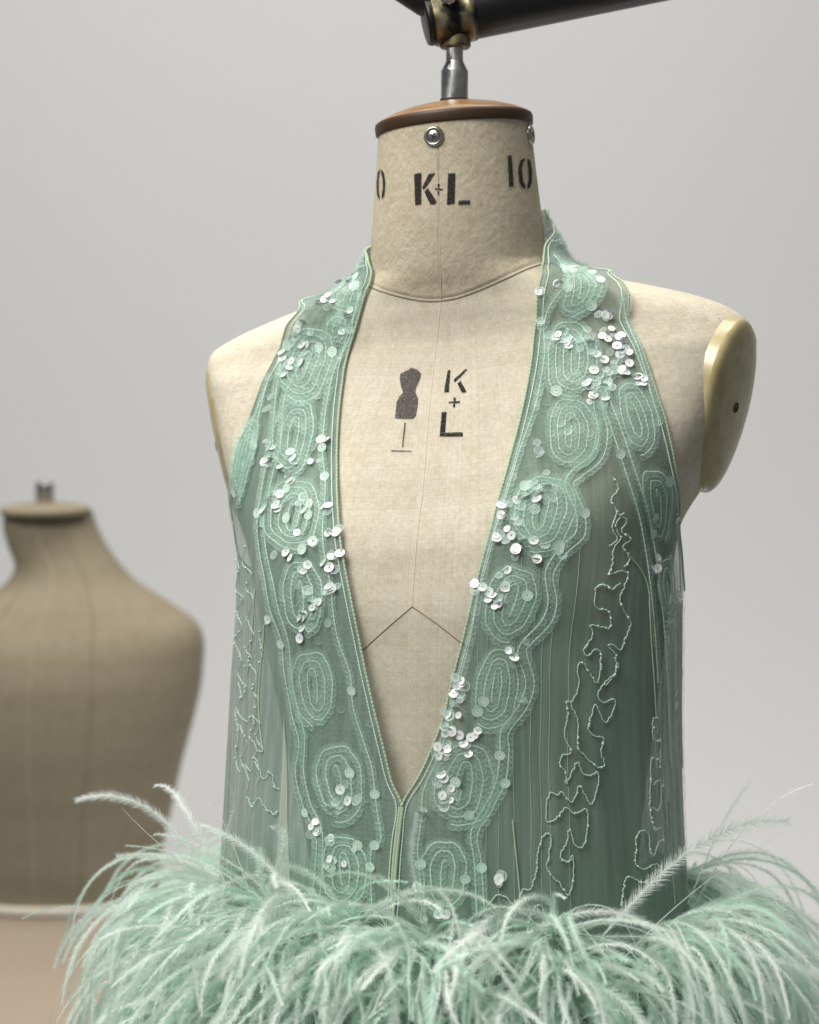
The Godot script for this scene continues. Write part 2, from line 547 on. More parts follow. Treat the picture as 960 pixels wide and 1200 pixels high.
func dress_form() -> Node3D:
	var form := Node3D.new()
	form.name = "dress_form"
	add_child(form)
	form.position = FORM_AT
	form.rotation_degrees.y = FORM_YAW
	tag(form, "cream linen dress form wearing the mint gown, with stencilled black letters on its neck", "dress form")
	# torso
	var s := Shape.new()
	var cols := 241
	var rows := 0
	var y := -0.42
	while y < 0.176:
		for c in cols:
			var a := -PI + TAU * c / (cols - 1)
			s.put(at(a, y, r_body(a, y)), Vector2(a * 0.12, y + 0.02 * cos(a)))
		rows += 1
		y += 0.004 if y < 0.09 else 0.0015
	weave(s, 0, rows, cols)
	hang("torso", s.commit(), M.linen, form)
	# neck, its cloth cut on the bias
	s = Shape.new()
	rows = 60
	for r in rows:
		for c in cols:
			var a := -PI + TAU * c / (cols - 1)
			var low := seam_height(a)
			y = lerpf(low, 0.2525, float(r) / (rows - 1))
			var lift := 0.0006 if r else -0.0008
			s.put(on_body(a, y, lift), Vector2(a * 0.0424 + y * 0.707 * signf(a), y * 0.707 - absf(a) * 0.0424))
	weave(s, 0, rows, cols)
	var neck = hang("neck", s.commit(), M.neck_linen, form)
	# seams
	for line in SEAMS:
		s = Shape.new()
		var pts := []
		var is_neck: bool = line[0] == "neck_seam"
		if is_neck:
			for k in 161:
				var a := -PI + TAU * k / 160
				pts.append(on_body(a, seam_height(a) - 0.0007, 0.0001))
		else:
			for p in smooth_flat(line[1], 10): pts.append(on_body(p.x * 0.001, p.y * 0.0001, 0.0007 if line[2] else 0.0001))
		bar(s, pts, 0.00045 if is_neck else (0.00026 if line[0] == "centre_seam" else 0.00032), 6)
		hang(line[0], s.commit(), M.ridge if line[2] else (M.ridge if line[0] == "centre_seam" else M.seam), neck if line[2] else form)
	# stencilled ink
	for word in LETTERS:
		s = Shape.new()
		for poly in word[2]:
			ink_patch(s, poly, 0.00115 if word[0] == "neck" else 0.0005)
		hang(word[1], s.commit(), M.ink if word[0] == "neck" or word[1] != "printed_emblem" else M.worn_ink, neck if word[0] == "neck" else form)
	# wooden cap, turned
	s = Shape.new()
	lathe(s, [[0.0, 0.0003], [0.0500, 0.0], [0.0512, 0.0012], [0.0516, 0.0060], [0.0508, 0.0082], [0.0494, 0.0092], [0.044, 0.0118], [0.034, 0.0152], [0.022, 0.0178], [0.011, 0.0190], [0.0, 0.0192]], 96)
	var cap = hang("neck_cap", s.commit(), M.wood, form)
	cap.position = Vector3(0, 0.2515, 0.012)
	cap.rotation_degrees.z = rad_to_deg(atan(SHEAR))
	s = Shape.new()
	lathe(s, [[0.0505, 0.0002], [0.0519, 0.0012], [0.0522, 0.0058], [0.0516, 0.0078], [0.0502, 0.0084]], 96)
	hang("cap_rim", s.commit(), M.dark_wood, cap)
	# spindle
	s = Shape.new()
	lathe(s, [[0.0, 0.016], [0.0093, 0.016], [0.0093, 0.0215], [0.0090, 0.0222], [0.0090, 0.0395], [0.0086, 0.0402], [0.0060, 0.0455], [0.0057, 0.046], [0.0057, 0.085], [0.0, 0.085]], 40)
	var sp = hang("spindle", s.commit(), M.steel, form)
	sp.position = Vector3(0, 0.2515, 0.012)
	s = Shape.new()
	lathe(s, [[0.0, 0.0], [0.0096, 0.0], [0.0096, 0.0042], [0.0, 0.0042]], 32)
	hang("collar", s.commit(), M.slot, sp).position = Vector3(0, 0.0172, 0)
	# screws with cup washers
	for spot in [[-40,2429],[1505,2439]]:
		var a: float = spot[0] * 0.001
		var p := on_body(a, spot[1] * 0.0001, 0.0008)
		var n := (on_body(a, spot[1] * 0.0001, 0.002) - p).normalized()
		var x := Vector3.UP.cross(n).normalized()
		s = Shape.new()
		lathe(s, [[0.0066, -0.001], [0.0066, 0.0005], [0.0060, 0.0016], [0.0050, 0.0019], [0.0042, 0.0012], [0.0040, 0.0004]], 28)
		var w = hang("screw", s.commit(), M.screw, form)
		w.transform = Transform3D(Basis(x, n, x.cross(n)), p)
		s = Shape.new()
		lathe(s, [[0.0041, 0.0003], [0.0041, 0.0010], [0.0034, 0.0016], [0.0, 0.0018]], 24)
		hang("screw_head", s.commit(), M.screw, w)
		s = Shape.new()
		for q in 2:
			var u := Vector3(cos(0.4 + q * PI / 2), 0, sin(0.4 + q * PI / 2))
			var v := Vector3(-u.z, 0, u.x)
			var k: int = s.v.size()
			for e in [[-1, -1], [1, -1], [1, 1], [-1, 1]]:
				s.put(u * e[0] * 0.0021 + v * e[1] * 0.0005 + Vector3(0, 0.00185 + q * 0.00005, 0))
			s.quad(k, k + 1, k + 2, k + 3)
		hang("cross_slot", s.commit(), M.slot, w)
	# arm plates
	for side in [1, -1]:
		var n := plane_normal(side)
		var pz: float = 0.000 if side > 0 else -0.004
		var py := 0.056
		var px: float = (plane_far(side) - n.y * (py - 0.05) - n.z * pz) / n.x
		var centre := Vector3(px, py + SHEAR * px, pz)
		var up := (Vector3.UP - n * n.y).normalized()
		var across := up.cross(n).normalized()
		s = Shape.new()
		var prof := [[1.0, -0.006], [1.0, 0.0012], [0.985, 0.0032], [0.955, 0.0047], [0.91, 0.0058], [0.84, 0.0069], [0.7, 0.0081], [0.45, 0.0090], [0.2, 0.0094], [0.03, 0.0095]]
		for p in prof:
			for j in 72:
				var t := TAU * j / 72
				var half_w: float = 0.0372 + 0.004 * sin(t)
				s.put(across * cos(t) * half_w * p[0] + up * sin(t) * 0.0580 * p[0] + n * p[1], Vector2(cos(t) * p[0], sin(t) * p[0]) * 0.3)
		weave(s, 0, prof.size(), 72, true)
		var pl = hang("arm_plate", s.commit(side > 0), M.plate, form)
		pl.position = centre - n * (0.0066 if side > 0 else 0.0045)
		s = Shape.new()
		var hole := Shape.new()
		for p in [[0.0036, 0.0099], [0.0030, 0.0103], [0.0024, 0.0098], [0.0, 0.0090]]:
			for j in 16:
				var t := TAU * j / 16
				hole.put(across * cos(t) * p[0] + up * sin(t) * p[0] + n * p[1] + up * 0.001)
		weave(hole, 0, 4, 16, true)
		hang("bolt_hole", hole.commit(side > 0), M.dark_wood, pl)
	return form

# one flat ink shape laid over the curve of the form in narrow strips
func ink_patch(s, poly, off):
	var pts := PackedVector2Array()
	for p in poly: pts.append(Vector2(p[0] * 0.1, p[1] * 0.1))   # milliradians / 10, millimetres
	var lo := pts[0]
	var hi := pts[0]
	for p in pts:
		lo = lo.min(p)
		hi = hi.max(p)
	var x := lo.x
	while x < hi.x:
		var strip := PackedVector2Array([Vector2(x, lo.y - 1), Vector2(x + 1.2, lo.y - 1), Vector2(x + 1.2, hi.y + 1), Vector2(x, hi.y + 1)])
		for piece in Geometry2D.intersect_polygons(pts, strip):
			var tris := Geometry2D.triangulate_polygon(piece)
			var first: int = s.v.size()
			for p in piece: s.put(on_body(p.x * 0.01, p.y * 0.001, off), Vector2(p.x * 0.0006, p.y * 0.001))
			for k in range(0, tris.size(), 3):
				var a := first + tris[k]
				var b := first + tris[k + 1]
				var c := first + tris[k + 2]
				var n: Vector3 = (s.v[c] - s.v[a]).cross(s.v[b] - s.v[a])
				if n.z < 0.0 and absf(s.v[a].z) > 0.0: s.tri(a, c, b)
				else: s.tri(a, b, c)
		x += 1.2

# ---------------------------------------------------------------- the form behind
func back_form():
	var o := Node3D.new()
	o.name = "dress_form_001"
	add_child(o)
	o.position = Vector3(0, 0, -0.86)
	tag(o, "bare tan dress form seen from behind, out of focus at the lower left", "dress form")
	var kn := BACK
	var t = table(kn, -1.0, 0.1, 551)
	for piece in [["torso", -0.4906, 0.08, M.old_linen], ["hips", -0.95, -0.4906 - 0.004, M.pale_linen]]:
		var s := Shape.new()
		var rows := 0
		var y: float = piece[1]
		while y <= -0.0582 and y < piece[2]:
			var row: PackedFloat32Array = t[clampi(int((y + 1.0) / 1.1 * 550.0 + 0.5), 0, 550)]
			for j in 97:
				var a := TAU * j / 96
				var n := 2.25
				var r := oval(row[1], row[2], row[2], n, sin(a), cos(a))
				s.put(Vector3(row[0] + r * sin(a), y, row[3] + r * cos(a)), Vector2(a * 0.15, y))
			rows += 1
			y += 0.004
		weave(s, 0, rows, 97)
		hang(piece[0], s.commit(), piece[3], o)
	var w: PackedFloat32Array = t[clampi(int((-0.4906 + 1.0) / 1.1 * 550.0), 0, 550)]
	var s := Shape.new()
	var ring := []
	for j in 97:
		var a := TAU * j / 96
		var r := oval(w[1], w[2], w[2], 2.25, sin(a), cos(a)) + 0.001
		ring.append(Vector3(w[0] + r * sin(a), -0.4906 - 0.002, w[3] + r * cos(a)))
	bar(s, ring, 0.0055, 8)
	hang("waist_tape", s.commit(), M.tape, o)
	# seams down the back
	for q in [-0.12, 0.42, -0.62]:
		s = Shape.new()
		var line := []
		for k in 60:
			var y: float = lerpf(-0.4906, -0.0582 - 0.01, k / 59.0)
			var row: PackedFloat32Array = t[clampi(int((y + 1.0) / 1.1 * 550.0 + 0.5), 0, 550)]
			var r := oval(row[1], row[2], row[2], 2.25, sin(q), cos(q))
			line.append(Vector3(row[0] + r * sin(q), y, row[3] + r * cos(q)))
		bar(s, line, 0.0008, 6)
		hang("back_seam", s.commit(), M.soft_seam if q > -0.2 and q < 0.0 else M.old_linen, o)
	s = Shape.new()
	lathe(s, [[0.0, -0.001], [0.0470, -0.004], [0.0497, -0.001], [0.0495, 0.003], [0.047, 0.0055], [0.03, 0.009], [0.0, 0.011]], 64)
	var cap = hang("neck_cap", s.commit(), M.old_linen, o)
	cap.position = Vector3(-0.4059, -0.0582, 0.02)
	s = Shape.new()
	lathe(s, [[0.0, 0.01], [0.0105, 0.01], [0.0105, 0.031], [0.0095, 0.033], [0.0, 0.033]], 32)
	hang("spindle", s.commit(), M.steel, o).position = cap.position

# ---------------------------------------------------------------- what the form hangs from
func hanging_arm():
	var o := Node3D.new()
	o.name = "hanging_arm"
	add_child(o)
	o.position = Vector3(0.0269, 0.3266, 0.009)
	tag(o, "black tubular hanging arm with a worn metal socket gripping the spindle", "hanging arm")
	var along := Vector3(0.977, 0.212, -0.10).normalized()
	var turn := Basis(Quaternion(Vector3.UP, along))
	var s := Shape.new()
	lathe(s, [[0.0, 0.0128], [0.0168, 0.0128], [0.0174, 0.0134], [0.0174, 0.62], [0.0, 0.62]], 48)
	hang("tube", s.commit(), M.black, o).basis = turn
	s = Shape.new()
	lathe(s, [[0.0, -0.0135], [0.0158, -0.0135], [0.0172, -0.0120], [0.0176, -0.004], [0.0170, 0.0], [0.0172, 0.009], [0.0183, 0.0105], [0.0183, 0.0145], [0.0, 0.0145]], 48)
	hang("socket", s.commit(), M.worn_metal, o).basis = turn
	s = Shape.new()
	lathe(s, [[0.0, -0.0165], [0.0092, -0.0165], [0.0105, -0.0150], [0.0105, 0.002], [0.0, 0.002]], 32)
	hang("ferrule", s.commit(), M.worn_metal, o).position = Vector3(0.003, -0.004, 0.0)
	# the handle that folds away to the other side
	var back := Vector3(-0.82, 0.55, -0.12).normalized()
	s = Shape.new()
	var prof := [[0.0, -0.0135]]
	for k in range(1, 9): prof.append([0.0135 * sin(PI / 2 * k / 8.0), -0.0135 * cos(PI / 2 * k / 8.0)])
	prof.append([0.0135, 0.22])
	prof.append([0.0, 0.22])
	lathe(s, prof, 40)
	var h = hang("handle", s.commit(), M.black, o)
	h.basis = Basis(Quaternion(Vector3.UP, back))
	h.position = Vector3(-0.0145, 0.013, 0.0)
	s = Shape.new()
	lathe(s, [[0.0, -0.004], [0.0150, -0.004], [0.0160, -0.002], [0.0160, 0.003], [0.0, 0.003]], 40)
	var ring = hang("end_ring", s.commit(), M.black, o)
	ring.basis = turn
	ring.position = along * -0.0135
	s = Shape.new()
	lathe(s, [[0.0, -0.002], [0.0062, -0.002], [0.0062, 0.004], [0.0048, 0.0058], [0.0, 0.0062]], 6)
	var nut = hang("nut", s.commit(), M.steel, o)
	nut.basis = Basis(Quaternion(Vector3.UP, Vector3(-0.15, 0.2, 0.96).normalized()))
	nut.position = Vector3(-0.001, 0.009, 0.0165)

# ---------------------------------------------------------------- the dress
func edge(line, y) -> float:
	# the angle (milliradian) at which a border runs at that height
	for k in line.size() - 1:
		if y >= line[k + 1].y:
			var d: float = line[k].y - line[k + 1].y
			return lerpf(line[k + 1].x, line[k].x, clampf((y - line[k + 1].y) / d, 0.0, 1.0)) if d > 0.01 else line[k].x
	return line[-1].x

# the front is lined; the side gores are a single layer of net
func net_cover(side, a, y) -> float:
	if side < 0: return 1.0 - 0.34 * soft(0.80, 0.95, absf(a)) * soft(0.01, -0.07, y)
	return 1.0 - 0.26 * soft(0.62, 0.80, absf(a)) * soft(-0.10, 0.01, y)

func dress(form):
	var d := Node3D.new()
	d.name = "halter_dress"
	add_child(d)
	d.transform = form.transform
	tag(d, "sheer mint green sequinned halter gown with a deep neckline and ostrich feather hem", "dress")
	var in_r = smooth_flat(IN_R, 6)
	var in_l = smooth_flat(IN_L, 6)
	var out_r = smooth_flat(OUT_R, 6)
	var out_l = smooth_flat(OUT_L, 6)
	for side in [[in_r, out_r, 1, 1990], [in_l, out_l, -1, 1880]]:
		var s := Shape.new()
		s.use_col = true
		s.twice = true
		var cols := 170
		var rows := 0
		var y: float = side[3]
		while y > -4100.0:
			var a0 := edge(side[0], y)
			var a1 := edge(side[1], y)
			for c in cols:
				var a: float = clampf(side[2] * (-0.1 + 3.242 * c / (cols - 1)), minf(a0, a1) * 0.001, maxf(a0, a1) * 0.001)
				s.put(at(a, y * 0.0001, r_dress(a, y * 0.0001)), Vector2(a * 0.16, y * 0.0001), Color(1, 1, 1, net_cover(side[2], a, y * 0.0001)))
			rows += 1
			y -= 8.0 if y > 1100.0 else 25.0
		weave(s, 0, rows, cols)
		var panel = hang("bodice_panel", s.commit(side[2] > 0), M.net, d)
		# bound edges with a row of stitches
		for e in 2:
			var pts := []
			var dots := []
			y = side[3] - 20.0
			while y > (-4000.0 if e == 0 else -560.0):
				var a := edge(side[e], y)
				var inward: float = -side[2] if e else side[2]
				pts.append(on_dress(a * 0.001, y * 0.0001, 0.0006))
				dots.append(on_dress(a * 0.001 + inward * 0.0032 / r_dress(a * 0.001, y * 0.0001), y * 0.0001, 0.0007))
				y -= 10.0
			var b := Shape.new()
			bar(b, smooth_path(pts, 0.0006), 0.00075 if e == 0 else 0.0006, 8, Color.WHITE, 0.0026)
			hang("edge_binding", b.commit(), M.binding, panel)
			b = Shape.new()
			var path = smooth_path(dots, 0.0004)
			bar(b, path, 0.00042, 5, Color.WHITE, 0.0021)
			hang("edge_stitching", b.commit(), M.thread, panel)
	# front placket
	var s := Shape.new()
	var pk = smooth_flat(CEN, 8)
	for q in [-1, 1]:
		var pts := []
		for p in pk: pts.append(on_dress(p.x * 0.001 + q * 0.006, p.y * 0.0001, 0.0012))
		bar(s, pts, 0.0011, 8)
	hang("front_placket", s.commit(), M.binding, d)
	# gathers of unlined net and their folded edges
	s = Shape.new()
	var rows := 30
	for r in rows:
		var t := float(r) / (rows - 1)
		for c in 5:
			var a: float = lerpf(lerpf(GODET[0][0], GODET[1][0], t), lerpf(GODET[0][0], GODET[2][0], t), c / 4.0)
			var y: float = lerpf(GODET[0][1], GODET[1][1], t)
			s.put(on_dress(a * 0.001, y * 0.0001, 0.0012 + 0.0008 * sin(c / 4.0 * PI)))
	weave(s, 0, rows, 5)
	hang("net_gather", s.commit(), M.pale_net, d)
	for line in FOLDS:
		s = Shape.new()
		var pts := []
		for p in smooth_flat(line, 8): pts.append(on_dress(p.x * 0.001, p.y * 0.0001, 0.0007))
		bar(s, pts, 0.0005, 5)
		hang("net_fold", s.commit(), M.binding, d)
	embroidery(d, in_r, in_l, out_r, out_l)
	feathers(d)

# a thin disc with a hole; half > 0 lets only the edge on the +x side show, as where discs overlap like tiles; the light caught there is put into the alpha
func sequin_mesh(alphas, cup, half := 0.0) -> ArrayMesh:
	var s := Shape.new()
	s.use_col = true
	var rings := [0.17, 0.6, 0.87, 1.0]
	for k in 4:
		for j in 16:
			var t := TAU * j / 16
			var al: float = alphas[k]
			if k == 3: al *= lerpf(1.0, pow(maxf(cos(t) * 0.5 + 0.5, 0.0), 2.2), half)
			s.put(Vector3(cos(t) * rings[k], sin(t) * rings[k], cup * rings[k] * rings[k]), Vector2.ZERO, Color(1, 1, 1, al))
	weave(s, 0, 4, 16, true)
	return s.commit(true)

# transforms for sequins strung along a path laid on the dress
func string_sequins(path, radius, step, out):
	var gone = step * 0.5
	var k := 0
	while k < path.size() - 1:
		var seg: float = path[k].distance_to(path[k + 1])
		if gone > seg:
			gone -= seg
			k += 1
			continue
		var p: Vector3 = path[k].lerp(path[k + 1], gone / maxf(seg, 1e-6))
		var t: Vector3 = (path[k + 1] - path[k]).normalized()
		out.append([p, t, radius])
		gone += step * rng.randf_range(0.9, 1.12)

func place_sequins(called, spots, mesh, material, parent, tilt, loose):
	var mm := MultiMesh.new()
	mm.transform_format = MultiMesh.TRANSFORM_3D
	mm.use_colors = true
	mm.mesh = mesh
	mesh.surface_set_material(0, material)
	mm.instance_count = spots.size()
	for k in spots.size():
		var sp: Array = spots[k]
		var n := outward(sp[0])
		var down := Vector3(rng.randfn(0, 0.22), -1, rng.randfn(0, 0.22))
		var t: Vector3 = (down - n * down.dot(n)).normalized()
		var b := Basis(t, n.cross(t), n)
		b = b.rotated(b.y, tilt + rng.randf_range(-loose, loose)).rotated(t, rng.randf_range(-loose, loose))
		var r: float = sp[2] * rng.randf_range(0.92, 1.06)
		mm.set_instance_transform(k, Transform3D(b.scaled(Vector3(r, r, r)), sp[0] + n * rng.randf_range(0.0004, 0.0009)))
		var g := rng.randf_range(0.82, 1.1)
		mm.set_instance_color(k, Color(g * rng.randf_range(0.93, 1.0), g, g * rng.randf_range(0.96, 1.02)) if rng.randf() > 0.03 else Color(1.25, 1.15, 1.2, 4.0))  # a few discs have a glint painted in, brighter and more opaque
	var o := MultiMeshInstance3D.new()
	o.name = called
	o.multimesh = mm
	o.set_meta("kind", "stuff")
	parent.add_child(o, true)
	return o

# the way out of the dress at a point near it
func outward(p) -> Vector3:
	var y := clampf(p.y - SHEAR * p.x * soft(-0.15, 0.05, p.y), -0.4, 0.25)
	var a := atan2(p.x, p.z - look(tb, y, 3))
	return dress_frame(a, y).basis.z

func embroidery(d, in_r, in_l, out_r, out_l):
	var row_disc := sequin_mesh([0.3, 0.18, 0.22, 1.0], 0.10, 0.9)
	var faint_disc := sequin_mesh([0.08, 0.05, 0.06, 0.75], 0.08, 0.95)
	# ovals wound from the outside in
	for m in MOTIFS:
		var pts := []
		var turns: float = m[6]
		var steps := int(turns * 44)
		var start := rng.randf_range(-0.5, 0.5) - PI / 2
		var wob := rng.randf() * TAU
		for k in steps + 1:
			var f := float(k) / steps
			var t = start + f * turns * TAU * m[7]
			var r: float = lerpf(1.0, 0.16, f) * (1.0 + 0.035 * sin(t * 3.0 + wob) + 0.02 * sin(t * 7.0))
			var cu := signf(cos(t)) * pow(absf(cos(t)), 0.88) * (r - 0.13 * f)
			var sv := signf(sin(t)) * pow(absf(sin(t)), 0.88) * (r + 0.22 * f)
			pts.append([m[0] + m[2] * cu + m[4] * sv + rng.randf_range(-1.6, 1.6), m[1] + m[3] * cu + m[5] * sv + rng.randf_range(-2, 2)])
		var path = lay(pts, 0.0011)
		var s := Shape.new()
		bar(s, smooth_path(path, 0.0005), rng.randf_range(0.00036, 0.00048), 5, Color.WHITE, rng.randf_range(0.0025, 0.0034))
		var o = hang("embroidered_oval", s.commit(), M.thread, d)
		var spots := []
		string_sequins(path, 0.0035, 0.0034, spots)
		place_sequins("sequins", spots, row_disc.duplicate(), M.film, o, 0.2, 0.10)
	# winding borders
	for line in ROWS:
		var pts := []
		for p in smooth_flat(line, 8): pts.append([p.x, p.y])
		var path = lay(pts, 0.0011)
		var s := Shape.new()
		bar(s, smooth_path(path, 0.0005), rng.randf_range(0.00036, 0.00048), 5, Color.WHITE, rng.randf_range(0.0025, 0.0034))
		var o = hang("embroidered_border", s.commit(), M.thread, d)
		var spots := []
		string_sequins(path, 0.0032, 0.0036, spots)
		place_sequins("sequins", spots, row_disc.duplicate(), M.film, o, 0.2, 0.10)
	# rows that run round the collar behind the neck
	for side in [1.0, -1.0]:
		for r in (5 if side > 0 else 4):
			var pts := []
			for k in 40:
				var f := k / 39.0
				var a := lerpf((1.42 if side > 0 else 1.08) - 0.03 * r, 3.0, f)
				var y: float = (1935.0 - 50.0 * r if side > 0 else 1790.0 - 38.0 * r + 45.0 * f) + 7.0 * sin(f * 30.0 + r)
				if side * edge(out_r if side > 0 else out_l, y) * 0.001 < a + 0.03 or side * edge(in_r if side > 0 else in_l, y) * 0.001 > a - 0.03: continue
				pts.append([side * a * 1000.0, y])
			if pts.size() < 4: continue
			var path = lay(pts, 0.0012)
			var s := Shape.new()
			bar(s, smooth_path(path, 0.0006), 0.00036, 5, Color.WHITE, 0.0031)
			var o = hang("embroidered_border", s.commit(), M.thread, d)
			var spots := []
			string_sequins(path, 0.0034, 0.0030, spots)
			place_sequins("sequins", spots, row_disc.duplicate(), M.glassy, o, 0.3, 0.25)
	# fine running stitches down the plain net
	for k in 13:
		var pts := []
		var a: float = 330.0 + k * 56.0 + rng.randf_range(-18, 18) if k < 8 else -1130.0 + (k - 8) * 62.0 + rng.randf_range(-12, 12)
		var y: float = 250.0 - rng.randf() * 500.0 if k < 8 else -400.0
		while y > -2900.0:
			pts.append([a * (1.0 + 0.00002 * (y + 1000.0)) + 2.0 * sin(y * 0.01), y])
			y -= 40.0
		var s := Shape.new()
		bar(s, smooth_path(lay(pts, 0.0004), 0.0006), 0.00013, 4, Color.WHITE, 0.0018)
		hang("running_stitch", s.commit(), M.cord, d)
	# beaded cord that wanders over the net
	for line in CORDS:
		var pts := []
		for p in smooth_flat(line, 7): pts.append([p.x + rng.randf_range(-4, 4), p.y + rng.randf_range(-4, 4)])
		var path = smooth_path(lay(pts, 0.0010), 0.0006)
		var s := Shape.new()
		bar(s, path, 0.00030 if line[0][0] < -300 else 0.00036, 6, Color.WHITE, 0.0024)
		for k in range(0, path.size(), 4):
			if rng.randf() < 0.16: bead(s, path[k] + outward(path[k]) * 0.0007, rng.randf_range(0.0007, 0.0011))
		hang("beaded_cord", s.commit(), M.cord, d)
	# the ground of small clear sequins between the ovals
	for zone in [[in_r, smooth_flat(ROWS[2], 6), 1400.0, -2600.0, 1.0], [in_l, smooth_flat(ROWS[3], 6), 1400.0, -2600.0, 1.0], [smooth_flat(ROWS[6], 6), out_r, 900.0, -2400.0, 0.8], [smooth_flat(ROWS[11], 6), out_l, 900.0, 0.0, 1.0], [in_r, out_r, 1950.0, 1450.0, 1.0], [in_l, out_l, 1790.0, 1420.0, 1.0]]:
		var spots := []
		var y: float = zone[2]
		while y > zone[3]:
			var a0 := edge(zone[0], y)
			var a1 := edge(zone[1], y)
			var a := minf(a0, a1) + 30.0
			while a < maxf(a0, a1) - 20.0:
				if rng.randf() < zone[4]:
					var p := on_dress((a + rng.randf_range(-8, 8)) * 0.001, (y + rng.randf_range(-6, 6)) * 0.0001, 0.0004)
					spots.append([p, Vector3(0.1, -1, 0), 0.0027])
				a += 4.4 / r_dress(a * 0.001, y * 0.0001)
			y -= 33.0 if y < 1250.0 else 12.0
		place_sequins("sequin_ground", spots, faint_disc.duplicate(), M.faint, d, 0.12, 0.12)
	# loose bright sequins
	var shiny := sequin_mesh([1, 1, 1, 1], 0.07)
	shiny.surface_set_material(0, M.pearl)
	var clear := sequin_mesh([0.5, 0.30, 0.42, 1.0], 0.07)
	clear.surface_set_material(0, M.glassy)
	var spare := [[], []]
	var singles := 0
	for c in CLUSTERS:
		for k in ceili(c[3] * 1.35):
			var sp: float = c[2] * (0.8 if rng.randf() < 0.8 else 1.9)
			var a: float = c[0] * 0.001 + rng.randfn(0, 0.6) * sp * 0.001 / r_dress(c[0] * 0.001, c[1] * 0.0001)
			var y: float = c[1] * 0.0001 + rng.randfn(0, 0.6) * sp * 0.001 * (0.6 if c[1] > 1200 else 1.0)
			if a * 1000.0 > edge(out_r, y * 10000.0) - 20.0 or a * 1000.0 < edge(out_l, y * 10000.0) + 20.0: continue
			if y > -0.17 and ((a > 0.0 and a * 1000.0 < edge(in_r, y * 10000.0) - 14.0) or (a < 0.0 and a * 1000.0 > edge(in_l, y * 10000.0) + 14.0)): continue
			var f := dress_frame(a, y)
			var b := f.basis.rotated(f.basis.z, rng.randf() * TAU)
			var up_on_edge := rng.randf() < 0.16
			b = b.rotated(f.basis.x, rng.randfn(-0.26, 0.24) if not up_on_edge else rng.randf_range(0.9, 1.35)).rotated(f.basis.y, rng.randfn(-0.12, 0.26))
			var r := rng.randf_range(0.0022, 0.0034)
			var here := Transform3D(b.scaled(Vector3(r, r, r)), f.origin + f.basis.z * rng.randf_range(0.0011, 0.0022))
			var which: int = 0 if rng.randf() < 0.48 else 1
			if rng.randf() > 0.59:
				spare[which].append(here)
				continue
			singles += 1
			var o := MeshInstance3D.new()
			o.name = "sequin"
			o.mesh = clear if which else shiny
			o.transform = here
			d.add_child(o, true)
	for which in 2:
		var mm := MultiMesh.new()
		mm.transform_format = MultiMesh.TRANSFORM_3D
		mm.mesh = clear if which else shiny
		mm.instance_count = spare[which].size()
		for k in spare[which].size(): mm.set_instance_transform(k, spare[which][k])
		var o := MultiMeshInstance3D.new()
		o.name = "loose_sequins"
		o.multimesh = mm
		o.set_meta("kind", "stuff")
		d.add_child(o, true)

func bead(s, p, r):
	var k: int = s.v.size()
	for q in [Vector3.UP, Vector3.DOWN, Vector3.LEFT, Vector3.RIGHT, Vector3.FORWARD, Vector3.BACK]: s.put(p + q * r)
	for f in [[0, 3, 5], [0, 5, 2], [0, 2, 4], [0, 4, 3], [1, 5, 3], [1, 2, 5], [1, 4, 2], [1, 3, 4]]: s.tri(k + f[0], k + f[2], k + f[1])

# ---------------------------------------------------------------- ostrich feathers
# one plume strand: a bending quill with fine barbs on both sides
func strand(s, root, dir, length, droop, curl, barb, tint, thick := 1.0):
	var steps := maxi(12, int(length / 0.006))
	var pts := []
	var p: Vector3 = root
	var go: Vector3 = dir.normalized()
	var side: Vector3 = go.cross(Vector3.UP).normalized()
	var wave := rng.randf() * TAU
	for k in steps + 1:
		pts.append(p)
		var f := float(k) / steps
		go = (go + (Vector3.DOWN * droop * (0.25 + 1.5 * f) + side * (curl * (f - 0.2) + 0.65 * sin(wave + f * 5.5))) / steps * 2.0).normalized()
		p += go * length / steps
	var sky := (Vector3(root.x, 0, root.z).normalized() * 0.7 + Vector3.UP * 0.8).normalized()
	bar(s, pts, 0.00036 * thick, 4, tint.lerp(Color(1, 1, 1), 0.1), 0.0, true)
	s.nor.resize(s.v.size())
	if barb <= 0.0: return
	var along := 0.0
	var roll := rng.randf() * TAU
	var seg: float = length / steps
	var spacing := 0.00052
	while along < length * 0.998:
		var f: float = along / length
		var k := mini(int(along / seg), steps - 1)
		var q: Vector3 = pts[k].lerp(pts[k + 1], along / seg - k)
		var t: Vector3 = (pts[k + 1] - pts[k]).normalized()
		var x := t.cross(Vector3(0.31, 0.2, 0.93)).normalized()
		var yv := t.cross(x)
		var grow: float = barb * soft(-0.06, 0.2, f) * (1.0 - 0.4 * soft(0.75, 1.0, f))
		for w in [0.0, PI]:
			var an: float = roll + w + f * 1.2 + rng.randfn(0, 0.26)
			var out := x * cos(an) + yv * sin(an)
			var hair := (out + t * rng.randf_range(0.8, 1.4) + Vector3.DOWN * 0.1).normalized() * grow * rng.randf_range(0.65, 1.15)
			var c: Color = tint * rng.randf_range(0.92, 1.06)
			c.a = 1.0
			var i: int = s.v.size()
			var across := hair.cross(out.cross(t)).normalized() * 0.00019
			s.put(q - across, Vector2.ZERO, c)
			s.put(q + across, Vector2.ZERO, c)
			s.put(q + hair, Vector2.ZERO, c)
			s.nor.append(sky)
			s.nor.append(sky)
			s.nor.append(sky)
			s.tri(i, i + 1, i + 2)
		along += spacing * rng.randf_range(0.8, 1.2)

